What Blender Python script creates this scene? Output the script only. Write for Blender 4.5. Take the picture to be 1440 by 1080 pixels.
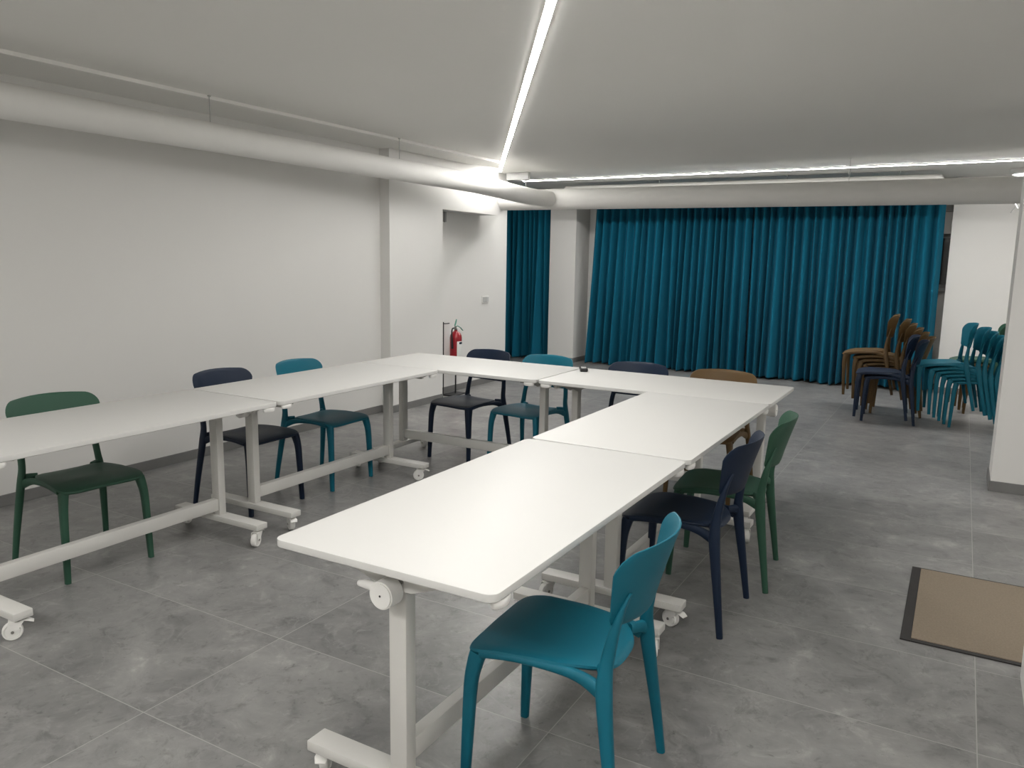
import bpy, bmesh, math, random
from mathutils import Vector, Matrix, noise
random.seed(7)
PI = math.pi
R = math.radians
for o in list(bpy.data.objects):
    bpy.data.objects.remove(o)
S = bpy.context.scene
C = S.collection

# ---------------------------------------------------------------- camera, world, exposure
cam_d = bpy.data.cameras.new('camera')
cam = bpy.data.objects.new('camera', cam_d)
C.objects.link(cam)
cam_d.sensor_fit = 'HORIZONTAL'
cam_d.sensor_width = 36.0
cam_d.lens = 1100.07 / 1440 * 36.0
cam_d.clip_start = 0.05
yaw, pitch, roll = -.518, -.1593, .017
fw = Vector((math.sin(yaw) * math.cos(pitch), math.cos(yaw) * math.cos(pitch), math.sin(pitch)))
rt = fw.cross(Vector((0, 0, 1))).normalized()
up = rt.cross(fw)
rt2 = rt * math.cos(roll) + up * math.sin(roll)
up2 = up * math.cos(roll) - rt * math.sin(roll)
cam.matrix_world = Matrix(((rt2.x, up2.x, -fw.x, .8464), (rt2.y, up2.y, -fw.y, -1.4369),
                           (rt2.z, up2.z, -fw.z, 1.5071), (0, 0, 0, 1)))
S.camera = cam
W = bpy.data.worlds.new('world')
W.use_nodes = True
W.node_tree.nodes['Background'].inputs[0].default_value = (.02, .02, .022, 1)
W.node_tree.nodes['Background'].inputs[1].default_value = 1
S.world = W
S.view_settings.view_transform = 'Standard'
S.view_settings.look = 'None'
S.view_settings.gamma = 1
S.view_settings.use_curve_mapping = False
S.view_settings.exposure = 0.0
LAMP = (1.0, .982, .955)
STRIP_POWER = 110.0      # emission of the recessed strips
STRIP_BACK = 115.0

# ---------------------------------------------------------------- materials
def mat(name, col, rough=.5, metal=0, var=0, scale=8, bump=0, bscale=60, spec=.5, coat=0, sheen=0):
    m = bpy.data.materials.new(name)
    m.use_nodes = True
    nt = m.node_tree
    b = nt.nodes['Principled BSDF']
    b.inputs['Base Color'].default_value = (*col, 1)
    b.inputs['Roughness'].default_value = rough
    b.inputs['Metallic'].default_value = metal
    b.inputs['Specular IOR Level'].default_value = spec
    b.inputs['Coat Weight'].default_value = coat
    b.inputs['Sheen Weight'].default_value = sheen
    tc = nt.nodes.new('ShaderNodeTexCoord')
    if var:
        n = nt.nodes.new('ShaderNodeTexNoise')
        n.inputs['Scale'].default_value = scale
        n.inputs['Detail'].default_value = 5
        nt.links.new(tc.outputs['Object'], n.inputs['Vector'])
        mx = nt.nodes.new('ShaderNodeMix')
        mx.data_type = 'RGBA'
        mx.inputs[6].default_value = (*[c * (1 - var) for c in col], 1)
        mx.inputs[7].default_value = (*[min(1, c * (1 + var)) for c in col], 1)
        nt.links.new(n.outputs['Fac'], mx.inputs[0])
        nt.links.new(mx.outputs[2], b.inputs['Base Color'])
    if bump:
        n2 = nt.nodes.new('ShaderNodeTexNoise')
        n2.inputs['Scale'].default_value = bscale
        n2.inputs['Detail'].default_value = 3
        nt.links.new(tc.outputs['Object'], n2.inputs['Vector'])
        bp = nt.nodes.new('ShaderNodeBump')
        bp.inputs['Strength'].default_value = bump
        bp.inputs['Distance'].default_value = .002
        nt.links.new(n2.outputs['Fac'], bp.inputs['Height'])
        nt.links.new(bp.outputs['Normal'], b.inputs['Normal'])
    return m

def emis(name, power, col=LAMP):
    m = bpy.data.materials.new(name)
    m.use_nodes = True
    nt = m.node_tree
    nt.nodes.remove(nt.nodes['Principled BSDF'])
    e = nt.nodes.new('ShaderNodeEmission')
    e.inputs[0].default_value = (*col, 1)
    e.inputs[1].default_value = power
    nt.links.new(e.outputs[0], nt.nodes['Material Output'].inputs[0])
    return m

M_wall = mat('wall paint', (.70, .69, .665), .75, var=.015, scale=2, bump=.08, bscale=90)
M_ceil = mat('ceiling paint', (.80, .79, .755), .6, var=.015, scale=1.5, bump=.05, bscale=60)
M_base = mat('baseboard tile', (.17, .168, .163), .5, var=.12, scale=9)
M_white = mat('white laminate', (.575, .57, .55), .5, var=.01, scale=4, spec=.22)
M_metal = mat('white powder coat', (.60, .59, .56), .45, var=.02, scale=12)
M_plast = mat('white plastic', (.78, .77, .74), .4, var=.02, scale=20)
M_grey = mat('grey plastic', (.33, .33, .32), .5, var=.05, scale=20)
M_lgrey = mat('pale grey plastic', (.50, .50, .49), .5, var=.03, scale=20)
M_screw = mat('screw steel', (.25, .24, .22), .35, metal=.8, var=.05)
M_duct = mat('white duct cloth', (.72, .71, .68), .7, var=.04, scale=6, bump=.5, bscale=9)
M_black = mat('black plastic', (.015, .015, .016), .5, var=.1)
M_rubber = mat('black rubber', (.022, .02, .019), .7, var=.2, scale=20)
M_red = mat('red lacquer', (.32, .008, .016), .3, var=.05, coat=.3)
M_mint = mat('green tinted metal', (.10, .30, .22), .4, metal=.2, var=.05)
M_label = mat('paper label', (.75, .75, .72), .6, var=.03)
M_glass = mat('dark window glass', (.012, .016, .016), .12, var=.1)
M_cord = mat('grey cable', (.5, .5, .48), .5, var=.05)
M_mat = mat('mat pile', (.215, .178, .135), .95, var=.22, scale=130, bump=.9, bscale=240, spec=.1)
M_curt = mat('teal curtain fabric', (.003, .105, .172), .85, var=.08, scale=3, bump=.12, bscale=300, spec=.15, sheen=.03)
COL = {'teal': (.003, .115, .168), 'navy': (.006, .015, .036), 'green': (.028, .082, .052),
       'brown': (.105, .062, .023)}
M_ch = {k: mat(k + ' moulded plastic', v, .5, var=.05, scale=14, bump=.12, bscale=500, spec=.28) for k, v in COL.items()}
M_strip = emis('light strip diffuser', STRIP_POWER)
M_strip2 = emis('back light strip diffuser', STRIP_BACK)
M_strip3 = emis('side light strip diffuser', 85.0)
M_strip_fill = emis('near fill strip diffuser', 185.0)
M_lampface = emis('lamp diffuser', 4.0)

def floor_mat():
    m = bpy.data.materials.new('floor stone tiles')
    m.use_nodes = True
    nt = m.node_tree
    N = nt.nodes.new
    L = nt.links.new
    b = nt.nodes['Principled BSDF']
    tc = N('ShaderNodeTexCoord')
    mp = N('ShaderNodeMapping')
    mp.inputs['Location'].default_value = (1.38 + 12, -.04 + 12, 0)
    L(tc.outputs['Object'], mp.inputs[0])
    br = N('ShaderNodeTexBrick')
    br.offset = 0
    br.squash = 1
    br.inputs['Scale'].default_value = 1
    br.inputs['Brick Width'].default_value = 1.2
    br.inputs['Row Height'].default_value = .6
    br.inputs['Mortar Size'].default_value = .0019
    br.inputs['Mortar Smooth'].default_value = .2
    br.inputs['Color1'].default_value = (0, 0, 0, 1)
    br.inputs['Color2'].default_value = (1, 1, 1, 1)
    br.inputs['Mortar'].default_value = (.5, .5, .5, 1)
    L(mp.outputs[0], br.inputs['Vector'])
    # each tile shifts the stone pattern
    cmb = N('ShaderNodeVectorMath')
    cmb.operation = 'MULTIPLY_ADD'
    L(br.outputs['Color'], cmb.inputs[0])
    cmb.inputs[1].default_value = (7.3, 3.1, 5.7)
    L(tc.outputs['Object'], cmb.inputs[2])
    def noise_(sc, det, rough, dist):
        n = N('ShaderNodeTexNoise')
        n.inputs['Scale'].default_value = sc
        n.inputs['Detail'].default_value = det
        n.inputs['Roughness'].default_value = rough
        n.inputs['Distortion'].default_value = dist
        L(cmb.outputs[0], n.inputs['Vector'])
        return n
    def ramp(src, stops):
        r = N('ShaderNodeValToRGB')
        e = r.color_ramp.elements
        while len(e) < len(stops):
            e.new(.5)
        for i, (p, c) in enumerate(stops):
            e[i].position = p
            e[i].color = (*c, 1)
        L(src, r.inputs[0])
        return r.outputs[0]
    def mixc(fac, a, bb, mode='MIX'):
        x = N('ShaderNodeMix')
        x.data_type = 'RGBA'
        x.blend_type = mode
        if isinstance(fac, float):
            x.inputs[0].default_value = fac
        else:
            L(fac, x.inputs[0])
        for s, v in ((6, a), (7, bb)):
            if isinstance(v, tuple):
                x.inputs[s].default_value = (*v, 1)
            else:
                L(v, x.inputs[s])
        return x.outputs[2]
    n1 = noise_(2.6, 8, .62, .6)
    n2 = noise_(7, 9, .68, .5)
    n3 = noise_(34, 4, .6, .3)
    n4 = noise_(2.8, 5, .6, .9)
    base = ramp(n1.outputs['Fac'], [(.3, (.150, .148, .146)), (.55, (.204, .201, .197)), (.75, (.262, .258, .250))])
    blot = ramp(n2.outputs['Fac'], [(.30, (.72, .72, .72)), (.46, (.98, .98, .98)), (.57, (1.08, 1.08, 1.07)), (.68, (1.45, 1.44, 1.42))])
    c = mixc(1.0, base, blot, 'MULTIPLY')
    vein = ramp(n4.outputs['Fac'], [(.485, (0, 0, 0)), (.5, (.5, .5, .5)), (.515, (0, 0, 0))])
    c = mixc(vein, c, (.245, .241, .233))
    pits = ramp(n3.outputs['Fac'], [(.26, (.6, .6, .6)), (.36, (1, 1, 1))])
    c = mixc(1.0, c, pits, 'MULTIPLY')
    n5 = noise_(16, 7, .7, .4)
    fleck = ramp(n5.outputs['Fac'], [(.60, (0, 0, 0)), (.72, (.55, .55, .55))])
    c = mixc(fleck, c, (.33, .325, .315))
    n6 = noise_(11, 8, .75, .8)
    dark = ramp(n6.outputs['Fac'], [(.34, (.70, .70, .70)), (.45, (1, 1, 1))])
    c = mixc(1.0, c, dark, 'MULTIPLY')
    tone = ramp(br.outputs['Color'], [(0, (.93, .93, .93)), (1, (1.07, 1.07, 1.07))])
    c = mixc(1.0, c, tone, 'MULTIPLY')
    c = mixc(br.outputs['Fac'], c, (.33, .324, .305))
    L(c, b.inputs['Base Color'])
    b.inputs['Roughness'].default_value = .36
    b.inputs['Specular IOR Level'].default_value = .5
    bp = N('ShaderNodeBump')
    bp.inputs['Strength'].default_value = .25
    bp.inputs['Distance'].default_value = .002
    L(n2.outputs['Fac'], bp.inputs['Height'])
    L(bp.outputs['Normal'], b.inputs['Normal'])
    return m
M_floor = floor_mat()

# ---------------------------------------------------------------- helpers
def link(name, bm, m, parent=None, smooth=False, loc=None, rot=None):
    me = bpy.data.meshes.new(name)
    bmesh.ops.recalc_face_normals(bm, faces=bm.faces)
    bm.to_mesh(me)
    bm.free()
    me.materials.append(m)
    if smooth:
        for p in me.polygons:
            p.use_smooth = True
        try:
            me.set_sharp_from_angle(angle=R(38))
        except Exception:
            pass
    o = bpy.data.objects.new(name, me)
    C.objects.link(o)
    if parent:
        o.parent = parent
    if loc:
        o.location = loc
    if rot:
        o.rotation_euler = rot
    return o

def thing(name, label, cat, loc=(0, 0, 0), rz=0, group=None):
    o = bpy.data.objects.new(name, None)
    o.empty_display_size = .1
    C.objects.link(o)
    o.location = loc
    o.rotation_euler = (0, 0, rz)
    tag(o, label, cat, group)
    return o

def tag(o, label, cat, group=None):
    o['label'] = label
    o['category'] = cat
    if group:
        o['group'] = group
    return o

def struct(name, bm, m, parent=None, smooth=False):
    o = link(name, bm, m, parent, smooth)
    if not parent:
        o['kind'] = 'structure'
    return o

def BM():
    return bmesh.new()

def box(bm, x0, x1, y0, y1, z0, z1, bev=0):
    g = bmesh.ops.create_cube(bm, size=1)
    for v in g['verts']:
        v.co = Vector((x0 + (v.co.x + .5) * (x1 - x0), y0 + (v.co.y + .5) * (y1 - y0), z0 + (v.co.z + .5) * (z1 - z0)))
    if bev:
        es = list({e for v in g['verts'] for e in v.link_edges})
        bmesh.ops.bevel(bm, geom=es, offset=bev, segments=2, affect='EDGES', profile=.5)
    return bm

def cyl(bm, p0, p1, r0, r1=None, seg=24, bev=0):
    r1 = r0 if r1 is None else r1
    p0, p1 = Vector(p0), Vector(p1)
    d = p1 - p0
    q = Vector((0, 0, 1)).rotation_difference(d.normalized()).to_matrix().to_4x4()
    mt = Matrix.Translation((p0 + p1) / 2) @ q
    g = bmesh.ops.create_cone(bm, cap_ends=True, segments=seg, radius1=r0, radius2=r1, depth=d.length, matrix=mt)
    if bev:
        fs = [f for v in g['verts'] for f in v.link_faces if len(f.verts) > 4]
        es = list({e for f in fs for e in f.edges})
        bmesh.ops.bevel(bm, geom=es, offset=bev, segments=2, affect='EDGES')
    return bm

def sweep(bm, pts, rad, seg=14, up=(1, 0, 0), pw=2.0, cap=True):
    """tube through pts; rad = list of (ru, rv): ru along 'up' axis, rv across; pw > 2 squares the section"""
    pts = [Vector(p) for p in pts]
    rings = []
    n = len(pts)
    for i, p in enumerate(pts):
        t = (pts[min(i + 1, n - 1)] - pts[max(i - 1, 0)]).normalized()
        u = Vector(up)
        u = (u - t * u.dot(t)).normalized()
        v = t.cross(u)
        ru, rv = rad[i] if isinstance(rad, list) else rad
        ring = []
        for k in range(seg):
            a = 2 * PI * k / seg
            c, s = math.cos(a), math.sin(a)
            cx = math.copysign(abs(c) ** (2 / pw), c)
            sx = math.copysign(abs(s) ** (2 / pw), s)
            ring.append(bm.verts.new(p + u * cx * ru + v * sx * rv))
        rings.append(ring)
    for a, b in zip(rings, rings[1:]):
        for k in range(seg):
            bm.faces.new((a[k], a[(k + 1) % seg], b[(k + 1) % seg], b[k]))
    if cap:
        bm.faces.new(rings[0][::-1])
        bm.faces.new(rings[-1])
    return bm

def smooth_path(pts, rad, n=5):
    """Catmull-Rom through points and radii"""
    P = [Vector(p) for p in pts]
    Q = [Vector((r[0], r[1], 0)) for r in rad]
    def cr(A, i, t):
        a, b, c, d = A[max(i - 1, 0)], A[i], A[i + 1], A[min(i + 2, len(A) - 1)]
        return .5 * ((2 * b) + (c - a) * t + (2 * a - 5 * b + 4 * c - d) * t * t + (3 * b - a - 3 * c + d) * t ** 3)
    op, orr = [], []
    for i in range(len(P) - 1):
        for k in range(n):
            op.append(cr(P, i, k / n))
            q = cr(Q, i, k / n)
            orr.append((q.x, q.y))
    op.append(P[-1])
    orr.append((Q[-1].x, Q[-1].y))
    return op, orr

def lathe(bm, prof, seg=28, mt=None):
    rings = []
    for r, z in prof:
        ring = []
        for k in range(seg):
            a = 2 * PI * k / seg
            v = Vector((r * math.cos(a), r * math.sin(a), z))
            ring.append(bm.verts.new(mt @ v if mt else v))
        rings.append(ring)
    for a, b in zip(rings, rings[1:]):
        for k in range(seg):
            bm.faces.new((a[k], a[(k + 1) % seg], b[(k + 1) % seg], b[k]))
    bm.faces.new(rings[0][::-1])
    bm.faces.new(rings[-1])
    return bm

def copy_tree(o, parent=None):
    c = o.copy()
    C.objects.link(c)
    c.parent = parent
    for ch in list(o.children):
        copy_tree(ch, c)
    return c

# ---------------------------------------------------------------- the room
H = 2.515
XL = -3.985            # left wall plane
XP = -3.87             # pilaster face
b = BM(); box(b, -7.0, 4.2, -4.2, 10.4, -.12, 0)
struct('floor', b, M_floor)
b = BM(); box(b, -7.0, 4.2, -4.2, 10.4, H, H + .12)
box(b, -4.3, -3.505, -4.2, 5.85, H - .022, H + .01)          # dropped soffit strip along the left wall
struct('ceiling', b, M_ceil)
b = BM()
box(b, XL - .3, XL, -4.0, 4.47, 0, H + .02)
box(b, XL - .3, XP, 4.47, 5.34, 0, H + .02)                 # pilaster
box(b, -4.3, -4.10, 5.34, 7.05, 0, H + .02)                 # back of the recess
box(b, -4.2, XP, 5.34, 6.43, 1.992, H + .02)                # lintel
struct('wall_left', b, M_wall)
b = BM(); box(b, -7.0, -4.3, 6.85, 7.05, 0, H)
struct('wall_side', b, M_wall)
b = BM(); box(b, -7.0, -6.8, 7.05, 10.2, 0, H)
struct('wall_far_left', b, M_wall)
b = BM(); box(b, -4.3, 3.6, -4.2, -4.0, 0, H)
struct('wall_near', b, M_wall)
b = BM(); box(b, 1.165, 1.40, -4.0, 1.865, 0, H)
struct('wall_right', b, M_wall)
b = BM(); box(b, 1.13, 1.62, 4.66, 5.05, 0, H)
struct('wall_column', b, M_wall)
b = BM(); box(b, 3.4, 3.6, -4.0, 10.2, 0, H)
struct('wall_far_right', b, M_wall)
b = BM(); box(b, .665, 3.4, 9.15, 9.42, 0, H)
struct('wall_pier', b, M_wall)
b = BM(); box(b, -4.47, -4.055, 8.95, 9.42, 0, H)
struct('wall_pillar', b, M_wall)
# window wall: below sill, above head, piers either side
b = BM()
WX0, WX1, WZ0, WZ1 = -3.3, .86, 1.23, 1.885
box(b, -7.0, WX0, 9.42, 9.62, 0, H)
box(b, WX1, 3.4, 9.42, 9.62, 0, H)
box(b, WX0, WX1, 9.42, 9.62, 0, WZ0)
box(b, WX0, WX1, 9.42, 9.62, WZ1, H)
struct('wall_back', b, M_wall)
b = BM()
for i in range(4):
    xa = WX0 + (WX1 - WX0) * i / 3
    box(b, xa - .025, xa + .025, 9.46, 9.54, WZ0, WZ1)
box(b, WX0, WX1, 9.46, 9.54, WZ0, WZ0 + .05)
box(b, WX0, WX1, 9.46, 9.54, WZ1 - .05, WZ1)
win = struct('window_1', b, M_grey)
b = BM(); box(b, WX0, WX1, 9.495, 9.505, WZ0 + .05, WZ1 - .05)
struct('window_pane', b, M_glass, win)
b = BM(); box(b, WX0 - .03, WX1 - .2, 9.36, 9.47, WZ0 - .03, WZ0 + .004, .004)
struct('window_sill', b, M_grey, win)

# baseboards
def baseboard(name, segs, h=.07, t=.011):
    b = BM()
    for x0, y0, x1, y1 in segs:
        box(b, min(x0, x1), max(x0, x1), min(y0, y1), max(y0, y1), 0, h, .002)
    return struct(name, b, M_base)
t = .011
baseboard('baseboard_left', [(XL, -4, XL + t, 4.47), (XL + t, 4.47 - t, XP + t, 4.47), (XP, 4.47, XP + t, 5.34), (-4.1, 5.34, -4.1 + t, 7.05)])
baseboard('baseboard_pillar', [(-4.47, 8.95 - t, -4.055, 8.95), (-4.055, 8.95 - t, -4.055 + t, 9.42)])
baseboard('baseboard_column', [(1.13, 4.66 - t, 1.62, 4.66), (1.13 - t, 4.66 - t, 1.13, 5.05)])
baseboard('baseboard_pier', [(.665, 9.15 - t, 3.4, 9.15), (.665 - t, 9.15 - t, .665, 9.42)])
baseboard('baseboard_back', [(-4.0, 9.42 - t, .665, 9.42)])

# ---------------------------------------------------------------- light strips
def strip(p0, p1, w, name, label, m, drop=.004):
    p0, p1 = Vector((*p0, 0)), Vector((*p1, 0))
    d = (p1 - p0)
    L_ = d.length
    r = thing(name, label, 'ceiling light', (*((p0 + p1) / 2).xy, H), math.atan2(d.y, d.x), 'linear ceiling lights')
    b = BM()
    box(b, -L_ / 2, L_ / 2, -w / 2 - .004, -w / 2, -drop, -.0005)
    box(b, -L_ / 2, L_ / 2, w / 2, w / 2 + .004, -drop, -.0005)
    link('housing', b, M_plast, r)
    b = BM()
    box(b, -L_ / 2, L_ / 2, -w / 2, w / 2, -drop - .0015, -.0005)
    link('diffuser', b, m, r)
    return r
strip((-4.02, 6.72), (1.1, -1.28), .036, 'light_strip', 'long white LED strip running diagonally across the ceiling', M_strip)
strip((-4.25, 7.72), (3.2, 7.47), .036, 'light_strip', 'white LED strip along the back of the ceiling above the cross duct', M_strip2, .016)
# unseen strip added behind the camera to lift the left wall and tables
strip((.6, -2.3), (-3.7, -2.5), .036, 'light_strip', 'unseen white LED strip added behind the camera to brighten the left side', M_strip_fill)
strip((2.3, 5.0), (2.3, -2.0), .036, 'light_strip', 'white LED strip on the ceiling of the side passage', M_strip3)

j = BM(); box(j, -4.02, -3.72, 6.88, 6.93, H - .085, H - .001, .003)
tag(link('junction_box', j, M_grey), 'small grey box on the ceiling where the two light strips meet', 'junction box')

# ---------------------------------------------------------------- ducts
def duct(name, label, pts, r, hangers, seg=28, capround=False):
    root = thing(name, label, 'duct', (0, 0, 0), 0, None)
    b = BM()
    rad = [(r, r)] * len(pts)
    P_, Q_ = smooth_path(pts, rad, 10)
    if capround:
        e = (P_[-1] - P_[-2]).normalized()
        base = P_[-1].copy()
        for k in range(1, 7):
            a = PI / 2 * k / 6
            P_.append(base + e * r * .55 * math.sin(a))
            Q_.append((max(r * math.cos(a), .004),) * 2)
    sweep(b, P_, Q_, seg, up=(0, 0, 1))
    link('duct_tube', b, M_duct, root, True)
    for (x, y, z0) in hangers:
        b = BM(); cyl(b, (x, y, z0), (x, y, H - .002), .003, seg=8)
        cyl(b, (x, y, H - .008), (x, y, H - .001), .012, seg=12)
        link('hanger', b, M_cord, root, True)
    return root
lp = [(-3.5, y, 2.262 - .0035 * max(0, y)) for y in (-3.6, -2, -.5, 1, 2.2, 3.4, 4.4, 5.2)]
lp += [(-3.505, 5.8, 2.228), (-3.50, 6.25, 2.208), (-3.46, 6.6, 2.194), (-3.40, 6.82, 2.19)]
duct('air_duct', 'round white air duct hanging along the left wall under the ceiling', lp, .092,
     [(-3.5, 2.17, 2.345), (-3.5, 4.15, 2.335), (-3.5, 0.15, 2.345), (-3.5, -1.9, 2.345)])
cp = [(-4.095 + (3.35 + 4.095) * i / 8, 6.93, 2.198 - .030 * i / 8) for i in range(9)]
duct('air_duct', 'round white air duct crossing the room in front of the teal curtains', cp, .118,
     [(-3.78, 6.93, 2.31), (-.21, 6.93, 2.295), (2.2, 6.93, 2.285)])
bp_ = [(-3.9 + (.52 + 3.9) * i / 8, 8.28, 2.385) for i in range(9)]
duct('ventilation_tube', 'white tube with rounded end fixed close to the ceiling behind the cross duct', bp_, .088,
     [(-1.05, 8.28, 2.465), (.13, 8.28, 2.465), (-2.6, 8.28, 2.465)], capround=True)

# ---------------------------------------------------------------- curtains
def curtain(name, label, x0, x1, yb, nf, seed, x0t=None, x1t=None, fan=1.0, group=None):
    rnd = random.Random(seed)
    edges = [0]
    for i in range(nf):
        edges.append(edges[-1] + rnd.uniform(.72, 1.3))
    tot = edges[-1]
    edges = [e / tot for e in edges]
    amp = [rnd.uniform(.7, 1.15) for _ in range(nf)]
    wob = [rnd.uniform(-1, 1) for _ in range(nf)]
    x0t = x0 if x0t is None else x0t
    x1t = x1 if x1t is None else x1t
    b = BM()
    K = 12
    zs = [.012, .04, .1, .25, .5, .8, 1.1, 1.4, 1.7, 2.0, 2.25, 2.34, 2.41]
    grid = []
    for z in zs:
        tz = z / 2.41
        row = []
        for i in range(nf):
            for k in range(K + (i == nf - 1)):
                f = k / K
                u = edges[i] + (edges[i + 1] - edges[i]) * f
                u2 = u + .10 / nf * math.sin(2 * PI * f) * (1 - .3 * tz)
                x = (x0 + (x1 - x0) * u2) * (1 - tz) + (x0t + (x1t - x0t) * u2) * tz
                A = (.056 + .026 * (1 - tz) ** 1.3) * amp[i]
                s = math.cos(2 * PI * f)
                s = s + .22 * math.cos(4 * PI * f)
                low = (1 - tz) ** 1.5
                y = yb + A * s + low * .07 * wob[i] * math.sin(PI * f) * fan + low * .05 * math.sin(u * 17 + seed)
                x += low * .016 * math.sin(u * 43 + seed * 2) * min(1, 6 * math.sin(PI * u))
                zz = z
                if z < .05:
                    zz = z + .010 * (1 + math.sin(u * 31 + seed)) * (1 if z < .02 else .5)
                row.append(b.verts.new((x, y, zz)))
        grid.append(row)
    for a, c in zip(grid, grid[1:]):
        for k in range(len(a) - 1):
            b.faces.new((a[k], a[k + 1], c[k + 1], c[k]))
    root = thing(name, label, 'curtain', (0, 0, 0), 0, group)
    o = link('curtain_fabric', b, M_curt, root, True)
    sm = o.modifiers.new('thick', 'SOLIDIFY')
    sm.thickness = .003
    b = BM()
    box(b, min(x0, x0t), max(x1, x1t), yb - .012, yb + .012, 2.412, 2.435, .003)
    for q in range(max(2, int((x1 - x0) / .8) + 1)):
        xx = x0 + (x1 - x0) * (q + .5) / max(2, int((x1 - x0) / .8) + 1)
        box(b, xx - .01, xx + .01, yb - .01, yb + .01, 2.43, H - .001)
    link('curtain_rail', b, M_metal, root)
    return root
curtain('curtain', 'narrow teal pleated curtain left of the white pillar', -5.33, -4.53, 9.0, 9, 3, group='teal floor length curtains')
curtain('curtain', 'wide teal pleated curtain just right of the white pillar', -3.90, -1.602, 9.05, 21, 5, x0t=-3.80, x1t=-1.602, group='teal floor length curtains')
curtain('curtain', 'teal pleated curtain behind the stacked chairs, ending at the window', -1.60, .60, 9.052, 21, 9, x1t=.585, group='teal floor length curtains')

# ---------------------------------------------------------------- tables
TL, TW, TZ = 1.434, .70, .7494
INS = .115
def rounded_rect(lx, ly, r, n=7):
    out = []
    for cx, cy, a0 in ((lx / 2 - r, ly / 2 - r, 0), (-lx / 2 + r, ly / 2 - r, 90), (-lx / 2 + r, -ly / 2 + r, 180), (lx / 2 - r, -ly / 2 + r, 270)):
        for k in range(n + 1):
            a = R(a0 + 90 * k / n)
            out.append((cx + r * math.cos(a), cy + r * math.sin(a)))
    return out
def top_mesh():
    b = BM()
    prof = [(0.0025, TZ - .022), (0, TZ - .0195), (0, TZ - .002), (.0006, TZ - .0006), (.002, TZ)]
    rings = []
    for ins, z in prof:
        rings.append([b.verts.new((x, y, z)) for x, y in rounded_rect(TL - 2 * ins, TW - 2 * ins, .03 - ins)])
    n = len(rings[0])
    for a, c in zip(rings, rings[1:]):
        for k in range(n):
            b.faces.new((a[k], a[(k + 1) % n], c[(k + 1) % n], c[k]))
    b.faces.new(rings[0][::-1])
    b.faces.new(rings[-1])
    return b

def caster(parent, x, y, swiv):
    zt = .0862
    hub = Vector((x, y, 0))
    mt = Matrix.Translation(hub) @ Matrix.Rotation(swiv, 4, 'Z')
    b = BM()
    # fork: plate and two cheeks wrapping the wheel
    box(b, -.018, .040, -.017, .017, .0745, .0785, .001)
    for s in (-1, 1):
        g = [(-.014, .076), (.040, .076), (.043, .056), (.034, .031), (.020, .031), (.004, .050)]
        vs1 = [b.verts.new((px, s * .0165, pz)) for px, pz in g]
        vs2 = [b.verts.new((px, s * .0190, pz)) for px, pz in g]
        b.faces.new(vs1); b.faces.new(vs2[::-1])
        for k in range(len(g)):
            b.faces.new((vs1[k], vs1[(k + 1) % 6], vs2[(k + 1) % 6], vs2[k]))
    for v in b.verts:
        v.co = mt @ v.co
    cyl(b, mt @ Vector((0, 0, .076)), mt @ Vector((0, 0, zt)), .013, seg=16)
    c = link('caster', b, M_plast, parent, True)
    b = BM()
    pr = [(.007, -.014), (.025, -.014), (.0275, -.010), (.031, -.014), (.035, -.012), (.0362, -.007), (.0362, .007), (.035, .012), (.031, .014), (.0275, .010), (.025, .014), (.007, .014)]
    lathe(b, pr, 28, mt @ Matrix.Translation((.027, 0, .0362)) @ Matrix.Rotation(PI / 2, 4, 'X'))
    w = link('wheel', b, M_plast, c, True)
    b = BM()
    cyl(b, mt @ Vector((.027, -.0205, .0362)), mt @ Vector((.027, .0205, .0362)), .006, seg=12)
    link('axle', b, M_screw, c, True)
    b = BM()
    sweep(b, [mt @ Vector(p) for p in ((-.010, 0, .077), (-.028, 0, .073), (-.046, 0, .064))], [(.003, .017), (.0035, .020), (.003, .015)], 12, up=(0, 0, 1))
    link('brake_tab', b, M_plast, c, True)
    return c

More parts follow.
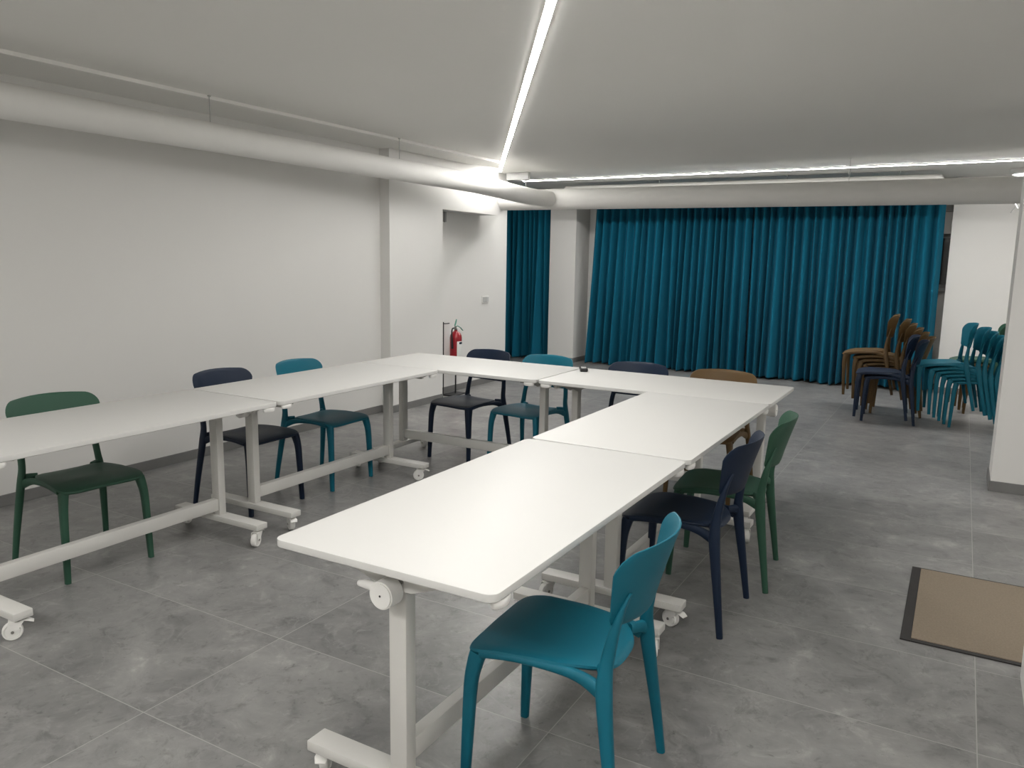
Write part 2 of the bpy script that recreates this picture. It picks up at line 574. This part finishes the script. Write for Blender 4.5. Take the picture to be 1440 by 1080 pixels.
def make_table(rz, loc, label, knob=-1, swiv=(0, 0, 0, 0), group='white folding tables in a U', first=True):
    t_ = thing('folding_table', label, 'table', loc, rz, group)
    link('tabletop', top_mesh(), M_white, t_, True)
    px = TL / 2 - INS
    for s in (-1, 1):
        X = s * px
        b = BM(); box(b, X - .0215, X + .0215, -.0285, .0285, .1175, .672, .004)
        cyl(b, (X + s * .0215, 0.0, .655), (X + s * .0235, 0.0, .655), .007, seg=12)
        link('post', b, M_metal, t_, True)
        b = BM(); box(b, X - .037, X + .037, -.322, .322, .086, .118, .004)
        link('foot_bar', b, M_metal, t_, True)
        # bracket that carries the top: tapered plate, deep at the post
        b = BM()
        for q in (-1, 1):
            xx = X + q * .026
            g = [(-.30, .7268), (.30, .7268), (.30, .712), (.15, .688), (.05, .652), (-.05, .652), (-.15, .688), (-.30, .712)]
            f1 = [b.verts.new((xx - .002, y, z)) for y, z in g]
            f2 = [b.verts.new((xx + .002, y, z)) for y, z in g]
            b.faces.new(f1); b.faces.new(f2[::-1])
            for k in range(8):
                b.faces.new((f1[k], f1[(k + 1) % 8], f2[(k + 1) % 8], f2[k]))
        box(b, X - .028, X + .028, -.275, .275, .7235, .7272)
        br_ = link('top_bracket', b, M_metal, t_, True)
        for q, (yy, zz) in enumerate(((-.018, .690), (.03, .668))):
            b = BM(); cyl(b, (X + s * .028, yy, zz - .012), (X + s * .032, yy, zz - .012), .0065, seg=12)
            link('screw', b, M_screw, br_, True)
    b = BM(); box(b, -px + .02, px - .02, -.020, .020, .142, .207, .004)
    link('crossbar', b, M_metal, t_, True)
    b = BM(); box(b, -px + .03, px - .03, -.028, -.008, .690, .716, .003)
    link('tilt_bar', b, M_metal, t_, True)
    # round clamp knob with lever at one end
    X = knob * px
    b = BM()
    cyl(b, (X + knob * .030, .008, .652), (X + knob * .082, .008, .652), .038, .037, seg=36, bev=.004)
    cyl(b, (X + knob * .014, .008, .655), (X + knob * .031, .008, .655), .030, seg=24)
    kb = link('clamp_knob', b, M_plast, t_, True)
    b = BM(); cyl(b, (X + knob * .0815, .008, .652), (X + knob * .0828, .008, .652), .003, seg=10)
    link('screw', b, M_black, kb, True)
    b = BM()
    sweep(b, [(X + knob * .050, .030, .655), (X + knob * .050, .062, .657), (X + knob * .050, .088, .657), (X + knob * .050, .104, .655)],
          [(.014, .014), (.013, .012), (.011, .011), (.008, .008)], 14, up=(0, 0, 1))
    link('lever', b, M_plast, kb, True)
    # linking handles under the long edge at each end
    for s in (-1, 1):
        b = BM()
        prof = [(.002, .7268), (.030, .7268), (.033, .722), (.032, .712), (.028, .706), (.002, .704)]
        lathe(b, prof, 24, Matrix.Translation((s * (TL / 2 - .055), -.335, 0)) @ Matrix.Diagonal((1.15, .55, 1, 1)))
        hd = link('linking_handle', b, M_plast, t_, True)
        b = BM()
        box(b, s * (TL / 2 - .095) - .012, s * (TL / 2 - .095) + .012, -.28, -.20, .695, .7272, .003)
        link('latch', b, M_metal, t_, True)
    k = 0
    for sx in (-1, 1):
        for sy in (-1, 1):
            caster(t_, sx * px, sy * .292, swiv[k]); k += 1
    return t_
L_ = 1.4422
XLt = -2 * L_
sw = lambda a: tuple(R(v) for v in a)
make_table(PI / 2, (-.360, L_ * .5 - .004, 0), 'nearest white folding table, its rounded end towards the camera', -1, sw((200, 30, 200, 250)))
make_table(PI / 2, (-.353, L_ * 1.5 + .002, 0), 'white folding table in the right row, navy and green chairs beside it', -1, sw((70, 160, 200, 40)))
make_table(0, (-L_ * .5 + .003, L_ * 2 + .352, 0), 'white folding table at the far right corner, brown chair behind it', 1, sw((100, 160, 250, 60)))
make_table(0, (-L_ * 1.5, L_ * 2 + .352, 0), 'white folding table at the far left corner, in front of the fire extinguisher', -1, sw((100, 160, 250, 60)))
make_table(PI / 2, (XLt + .352, L_ * 1.5, 0), 'white folding table in the left row, teal chair tucked behind it', -1, sw((60, 200, 130, 20)))
make_table(PI / 2, (XLt + .352, L_ * .5 - .004, 0), 'white folding table at the left edge, green chair tucked behind it', -1, sw((150, 330, 200, 20)))

# small remote control lying on the far table
r_ = thing('remote_control', 'small black remote control lying on the far white table', 'remote control', (-1.375, 3.455, TZ), R(-62))
b = BM(); box(b, -.070, .070, -.026, .026, .0005, .024, .006); link('body', b, M_black, r_, True)
b = BM(); box(b, -.02, .058, -.017, .017, .0235, .0258, .0006); link('button_pad', b, M_grey, r_, True)

# ---------------------------------------------------------------- chairs
def seat_half(y):
    t = max(0, min(1, (y + .2) / .41))
    return .168 + .042 * t
def make_seat(bm):
    NA, NR = 56, 10
    cy, hy = .008, .207
    def outline(a):
        c, s = math.cos(a), math.sin(a)
        e = 7.0 if s > 0 else 3.0
        y = math.copysign(abs(s) ** (2 / e), s) * hy
        x = math.copysign(abs(c) ** (2 / e), c)
        return x * seat_half(cy + y), cy + y
    def h(x, y):
        u = abs(x) / .2
        z = .448 - .009 * math.exp(-((y + .03) / .12) ** 2) * (1 - u * u) + .004 * u * u
        if y > .03:
            z -= .021 * ((y - .03) / .18) ** 2 * (.75 + .25 * u)
        if y < -.10:
            z -= .30 * (-.10 - y) * ((-.10 - y) / .1) * .8
        return z
    top, bot = [], []
    for side, store in ((0, top), (1, bot)):
        ctr = bm.verts.new((0, cy, h(0, cy) - (.012 if side else 0)))
        rings = [[ctr]]
        for r in range(1, NR + 1):
            q = (r / NR) ** .85
            if side:
                q *= .985
            ring = []
            for k in range(NA):
                x, y = outline(2 * PI * k / NA)
                X, Y = x * q, cy + (y - cy) * q
                z = h(X, Y)
                if r == NR:
                    z -= .004
                if side:
                    z -= .012 if r < NR else .014
                ring.append(bm.verts.new((X, Y, z)))
            rings.append(ring)
        for k in range(NA):
            bm.faces.new((rings[0][0], rings[1][k], rings[1][(k + 1) % NA]))
        for a, c in zip(rings[1:], rings[2:]):
            for k in range(NA):
                bm.faces.new((a[k], c[k], c[(k + 1) % NA], a[(k + 1) % NA]))
        store += rings
    # rolled rim
    mid = []
    for k in range(NA):
        x, y = outline(2 * PI * k / NA)
        zt = top[-1][k].co.z; zb = bot[-1][k].co.z
        mid.append(bm.verts.new((x * 1.012, cy + (y - cy) * 1.012, (zt + zb) / 2)))
    for k in range(NA):
        k2 = (k + 1) % NA
        bm.faces.new((top[-1][k], mid[k], mid[k2], top[-1][k2]))
        bm.faces.new((mid[k], bot[-1][k], bot[-1][k2], mid[k2]))
    # side rails curving down at the back, arms to the rear posts, front apron
    for s in (-1, 1):
        p, q = smooth_path([(s * .192, .165, .423), (s * .187, .06, .4315), (s * .179, -.06, .428), (s * .178, -.13, .419), (s * .186, -.185, .400)],
                           [(.013, .013), (.012, .011), (.012, .013), (.013, .017), (.014, .022)], 4)
        sweep(bm, p, q, 12, up=(1, 0, 0), pw=2.6)
        p, q = smooth_path([(s * .13, -.165, .430), (s * .165, -.187, .428), (s * .186, -.196, .420)],
                           [(.016, .010), (.018, .012), (.022, .012)], 4)
        sweep(bm, p, q, 12, up=(0, 0, 1), pw=2.6)
    p, q = smooth_path([(-.186, .18, .416), (-.13, .191, .4225), (0, .194, .4235), (.13, .191, .4225), (.186, .18, .416)],
                       [(.017, .009), (.009, .009), (.008, .009), (.009, .009), (.017, .009)], 5)
    sweep(bm, p, q, 12, up=(0, 0, 1), pw=2.6)

def make_back(bm):
    NA, NR = 56, 9
    cz = .688
    loop = []
    for cx, cz_, r_, a0 in ((.221, .792, .058, 0), (-.221, .792, .058, 90), (-.188, .576, .034, 180), (.188, .576, .034, 270)):
        ox = cx - math.copysign(r_, cx)
        oz = cz_ - r_ if cz_ > cz else cz_ + r_
        for k in range(8):
            a = R(a0 + 90 * k / 7)
            loop.append((ox + r_ * math.cos(a), oz + r_ * math.sin(a)))
        nx = {0: (-1, 1), 90: (-1, 0), 180: (1, -1), 270: (1, 0)}[a0]
        if a0 in (0, 180):
            half = abs(ox)
            for k in range(1, 7):
                x = -nx[0] * half * (1 - 2 * k / 7)
                z0 = cz_
                loop.append((x, z0 + nx[1] * .007 * (1 - (x / half) ** 2)))
        else:
            e0 = (cx, oz)
            e1 = (-.188, .61) if a0 == 90 else (.221, .734)
            for k in range(1, 7):
                loop.append((e0[0] + (e1[0] - e0[0]) * k / 7, e0[1] + (e1[1] - e0[1]) * k / 7))
    NA = len(loop)
    def outline(a):
        return loop[int(round(a / (2 * PI) * NA)) % NA]
    def yy(x, z):
        t_ = (z - .5) / .3
        return -.232 - .062 * t_ - .022 * t_ * t_ + .072 * (x / .215) ** 2
    st = []
    for side in (0, 1):
        off = -.010 if side else 0
        ctr = bm.verts.new((0, yy(0, cz) + off, cz))
        rings = [[ctr]]
        for r in range(1, NR + 1):
            q = r / NR
            ring = []
            for k in range(NA):
                x, z = outline(2 * PI * k / NA)
                X, Z_ = x * q, cz + (z - cz) * q
                e = 0
                if r == NR:
                    e = -.002 if not side else .002
                ring.append(bm.verts.new((X, yy(X, Z_) + off + e, Z_)))
            rings.append(ring)
        for k in range(NA):
            bm.faces.new((rings[0][0], rings[1][k], rings[1][(k + 1) % NA]))
        for a, c in zip(rings[1:], rings[2:]):
            for k in range(NA):
                bm.faces.new((a[k], c[k], c[(k + 1) % NA], a[(k + 1) % NA]))
        st.append(rings[-1])
    mid = []
    for k in range(NA):
        x, z = outline(2 * PI * k / NA)
        mid.append(bm.verts.new((x * 1.012, (st[0][k].co.y + st[1][k].co.y) / 2, cz + (z - cz) * 1.014)))
    for k in range(NA):
        k2 = (k + 1) % NA
        bm.faces.new((st[0][k], mid[k], mid[k2], st[0][k2]))
        bm.faces.new((mid[k], st[1][k], st[1][k2], mid[k2]))

def make_chair(colour):
    m = M_ch[colour]
    t_ = thing('stacking_chair', 'chair', 'chair')
    b = BM(); make_seat(b); link('seat', b, m, t_, True)
    b = BM(); make_back(b); link('backrest', b, m, t_, True)
    for s in (-1, 1):
        b = BM()
        p, q = smooth_path([(s * .203, .205, .0), (s * .199, .200, .15), (s * .194, .193, .32), (s * .187, .184, .385), (s * .181, .176, .417)],
                           [(.0125, .013), (.0145, .016), (.0165, .019), (.0185, .022), (.020, .024)], 4)
        sweep(b, p, q, 16, pw=3.4)
        link('leg', b, m, t_, True)
        b = BM()
        p, q = smooth_path([(s * .226, -.252, .0), (s * .216, -.232, .15), (s * .203, -.211, .30), (s * .193, -.199, .40), (s * .183, -.199, .47),
                            (s * .179, -.208, .53), (s * .172, -.218, .58), (s * .163, -.232, .63), (s * .156, -.248, .67)],
                           [(.0125, .013), (.0145, .016), (.016, .020), (.016, .023), (.0145, .0185), (.015, .016), (.016, .012), (.014, .008), (.008, .004)], 4)
        sweep(b, p, q, 14, pw=2.5)
        link('leg', b, m, t_, True)
    return t_
PROTO = {}
def chair(colour, x, y, face, label, group, z=0, tilt=0):
    """face = direction the sitter looks, degrees from +x"""
    if colour not in PROTO:
        o = PROTO[colour] = make_chair(colour)
    else:
        o = copy_tree(PROTO[colour])
    o.location = (x, y, z)
    o.rotation_euler = (tilt, 0, R(face - 90))
    o['label'] = label
    o['category'] = 'chair'
    o['group'] = group
    return o
G1 = 'plastic chairs around the white tables'
chair('teal', -.072, .492, 183.7, 'teal plastic chair closest to the camera, pulled up to the nearest table', G1)
chair('navy', -.130, 1.794, 180, 'navy blue plastic chair on the right side, between the teal and the green ones', G1)
chair('green', -.088, 2.322, 185.5, 'green plastic chair on the right side, just past the navy one', G1)
chair('brown', -.475, 3.44, -92, 'brown plastic chair behind the far right corner of the tables', G1)
chair('navy', -1.07, 3.46, -91, 'navy blue plastic chair whose back just shows over the far table near the remote', G1)
chair('teal', -1.79, 3.44, -96, 'teal plastic chair behind the far tables, in front of the pillar', G1)
chair('navy', -2.335, 3.47, -100, 'navy blue plastic chair behind the far left table near the fire extinguisher', G1)
chair('teal', -2.785, 2.43, 2.7, 'teal plastic chair behind the left table row, closest to the pilaster', G1)
chair('navy', -2.822, 1.812, 0, 'navy blue plastic chair behind the left table row between the teal and green ones', G1)
chair('green', -2.776, .727, -4.3, 'green plastic chair behind the left table row, near the left edge', G1)

ORD = ['bottom', 'second from the bottom', 'third from the bottom', 'fourth from the bottom', 'fifth from the bottom', 'topmost']
def stack(cols, x, y, face, dx, dz, name, group, topx=0):
    n = len(cols)
    d = Vector((math.cos(R(face)), math.sin(R(face))))
    for i, c in enumerate(cols):
        sft = dx * i + (topx if i == n - 1 else 0)
        pos = 'topmost' if i == n - 1 else ORD[i]
        o_ = Vector((x, y)) + d * sft
        chair(c, o_.x, o_.y, face, '%s plastic chair, %s of %s' % (c if c != 'navy' else 'navy blue', pos, name), group, dz * i + .0005 + .004 * i, -R(1.0 * i))
stack(['brown'] * 6, .335, 7.46, 181, .044, .033, 'the brown stack by the curtain', 'stacked brown chairs', .05)
stack(['navy'] * 2, .295, 6.975, 183, .068, .036, 'the pair stacked in front of the brown stack', 'stacked navy chairs')
stack(['teal'] * 6, 1.025, 7.13, 188, .045, .027, 'the teal stack beside the white column', 'stacked teal chairs', .05)
stack(['brown'] * 3 + ['green'], 1.17, 7.98, 180, .042, .035, 'the stack half hidden behind the teal stack', 'stacked chairs behind the teal ones', .02)

# ---------------------------------------------------------------- floor mat
r_ = thing('floor_mat', 'beige entrance mat with black rubber border on the grey tiles', 'mat', (1.30, 2.395, 0))
b = BM()
for x0, x1, y0, y1 in ((-.545, -.505, -.445, .445), (.505, .545, -.445, .445), (-.505, .505, -.445, -.42), (-.505, .505, .427, .445)):
    box(b, x0, x1, y0, y1, .0004, .006, .0015)
link('rubber_border', b, M_rubber, r_)
b = BM(); box(b, -.5055, .5055, -.4205, .4275, .0005, .009, .002)
link('pile', b, M_mat, r_)

# ---------------------------------------------------------------- fire extinguisher on its stand
ex, ey = -3.965, 5.735
r_ = thing('extinguisher_stand', 'thin black rod stand holding the red fire extinguisher', 'stand', (ex, ey, 0))
b = BM()
sweep(b, *smooth_path([(-.055, -.16, .0), (-.055, -.16, .3), (-.055, -.16, .77), (-.055, -.155, .79), (-.055, -.10, .79), (-.055, -.05, .79)], [(.006, .006)] * 6, 3), 10, up=(1, 0, 0))
link('rod', b, M_black, r_, True)
b = BM()
box(b, -.075, .08, -.17, .10, .0, .012, .003)
link('foot_plate', b, M_black, r_)
b = BM()
cyl(b, (0, 0, .235), (0, 0, .247), .074, seg=28)
box(b, -.006, .006, -.006, .006, .01, .24)
link('tray', b, M_black, r_, True)
r_ = thing('fire_extinguisher', 'red fire extinguisher with black hose on a stand by the left wall', 'fire extinguisher', (ex, ey, .248))
b = BM()
lathe(b, [(.056, 0), (.065, .006), (.067, .02), (.067, .38), (.063, .41), (.048, .437), (.028, .452), (.018, .458), (.018, .47)], 32)
link('cylinder', b, M_red, r_, True)
b = BM()
lathe(b, [(0.0675, .16), (0.0682, .162), (0.0682, .345), (0.0675, .347)], 32)
for f in list(b.faces):
    c_ = f.calc_center_median()
    a = math.degrees(math.atan2(c_.y, c_.x))
    if not (-40 < a < 45) or len(f.verts) > 4:
        b.faces.remove(f)
bmesh.ops.delete(b, geom=[v for v in b.verts if not v.link_faces], context='VERTS')
link('label', b, M_label, r_, True)
b = BM()
lathe(b, [(0.0678, .315), (0.0686, .317), (0.0686, .338), (0.0678, .34)], 32)
for f in list(b.faces):
    c_ = f.calc_center_median()
    a = math.degrees(math.atan2(c_.y, c_.x))
    if not (-25 < a < 30) or len(f.verts) > 4:
        b.faces.remove(f)
bmesh.ops.delete(b, geom=[v for v in b.verts if not v.link_faces], context='VERTS')
link('label_band', b, M_ch['navy'], r_, True)
b = BM()
cyl(b, (0, 0, .468), (0, 0, .51), .016, seg=16)
cyl(b, (0, 0, .49), (0, -.04, .49), .009, seg=12)
link('valve', b, M_screw, r_, True)
b = BM()
sweep(b, [(0, -.015, .505), (0, .03, .512), (.01, .075, .49), (.015, .115, .455)], [(.004, .009), (.004, .010), (.004, .011), (.003, .010)], 10, up=(0, 0, 1))
link('carry_handle', b, M_mint, r_, True)
b = BM()
sweep(b, [(0, -.02, .515), (0, -.005, .545), (0, .01, .585)], [(.009, .004), (.010, .004), (.008, .003)], 10, up=(1, 0, 0))
link('squeeze_lever', b, M_mint, r_, True)
b = BM()
p, q = smooth_path([(0, -.04, .49), (.01, -.085, .485), (.012, -.098, .44), (.012, -.092, .36), (.012, -.086, .27)], [(.008, .008)] * 3 + [(.011, .011), (.013, .013)], 6)
sweep(b, p, q, 12, up=(1, 0, 0))
link('hose', b, M_black, r_, True)
b = BM(); cyl(b, (.016, 0, .49), (.028, 0, .49), .013, seg=16); link('pressure_gauge', b, M_label, r_, True)

# ---------------------------------------------------------------- small wall fittings
r_ = thing('wall_switch', 'square white light switch on the wall left of the narrow curtain', 'switch', (-4.0999, 6.555, 1.017))
b = BM(); box(b, 0, .010, -.078, .078, -.042, .042, .003); link('frame', b, M_plast, r_)
b = BM(); box(b, .0095, .014, -.066, -.003, -.030, .030, .002); link('rocker', b, M_lgrey, r_)
b = BM(); box(b, .0095, .014, .003, .066, -.030, .030, .002); link('rocker', b, M_lgrey, r_)
r_ = thing('door_hinge', 'small grey metal hinge plate high on the recessed wall under the lintel', 'hinge', (-4.0999, 5.66, 1.955))
b = BM(); box(b, .0, .012, -.05, .065, -.07, .07, .002); link('hinge_leaf', b, M_grey, r_)
b = BM(); cyl(b, (.016, .02, -.075), (.016, .02, .075), .008, seg=12); link('hinge_pin', b, M_grey, r_, True)

# blind cassette and rail next to the window end
r_ = thing('roller_blind', 'rolled up white window blind above the dark glass beside the curtain', 'blind', (0, 0, 0))
b = BM(); box(b, WX0, .66, 9.33, 9.415, 2.14, 2.215, .004); link('head_rail', b, M_grey, r_)
b = BM(); box(b, WX0 + .01, .655, 9.372, 9.376, 1.885, 2.142); link('blind_cloth', b, M_plast, r_)

# round lamp and small spotlight at the far right
r_ = thing('ceiling_lamp', 'round white ceiling lamp behind the duct at the right edge', 'ceiling light', (1.34, 8.5, H))
b = BM(); lathe(b, [(.16, -.055), (.175, -.05), (.18, -.03), (.18, -.0005)], 36); link('housing', b, M_plast, r_, True)
b = BM(); lathe(b, [(.05, -.075), (.12, -.068), (.158, -.056), (.158, -.054)], 36); link('diffuser', b, M_lampface, r_, True)
r_ = thing('spotlight', 'small white spotlight on a bracket under the duct at the right edge', 'spotlight', (1.26, 8.75, 2.14))
b = BM()
cyl(b, (.0, 0, .025), (.06, 0, .06), .045, .055, seg=24)
sp = link('spot_head', b, M_plast, r_, True)
b = BM(); cyl(b, (-.003, 0, .0232), (-.0005, 0, .0247), .038, seg=24); link('spot_lens', b, M_lampface, sp, True)
b = BM()
sweep(b, [(.0, .0, .02), (-.03, .0, -.03), (-.045, .0, -.06)], [(.005, .005)] * 3, 8, up=(0, 1, 0))
link('bracket', b, M_grey, r_, True)
b = BM(); cyl(b, (.05, 0, .05), (.05, 0, H - 2.14 - .001), .008, seg=10); link('stem', b, M_plast, r_, True)
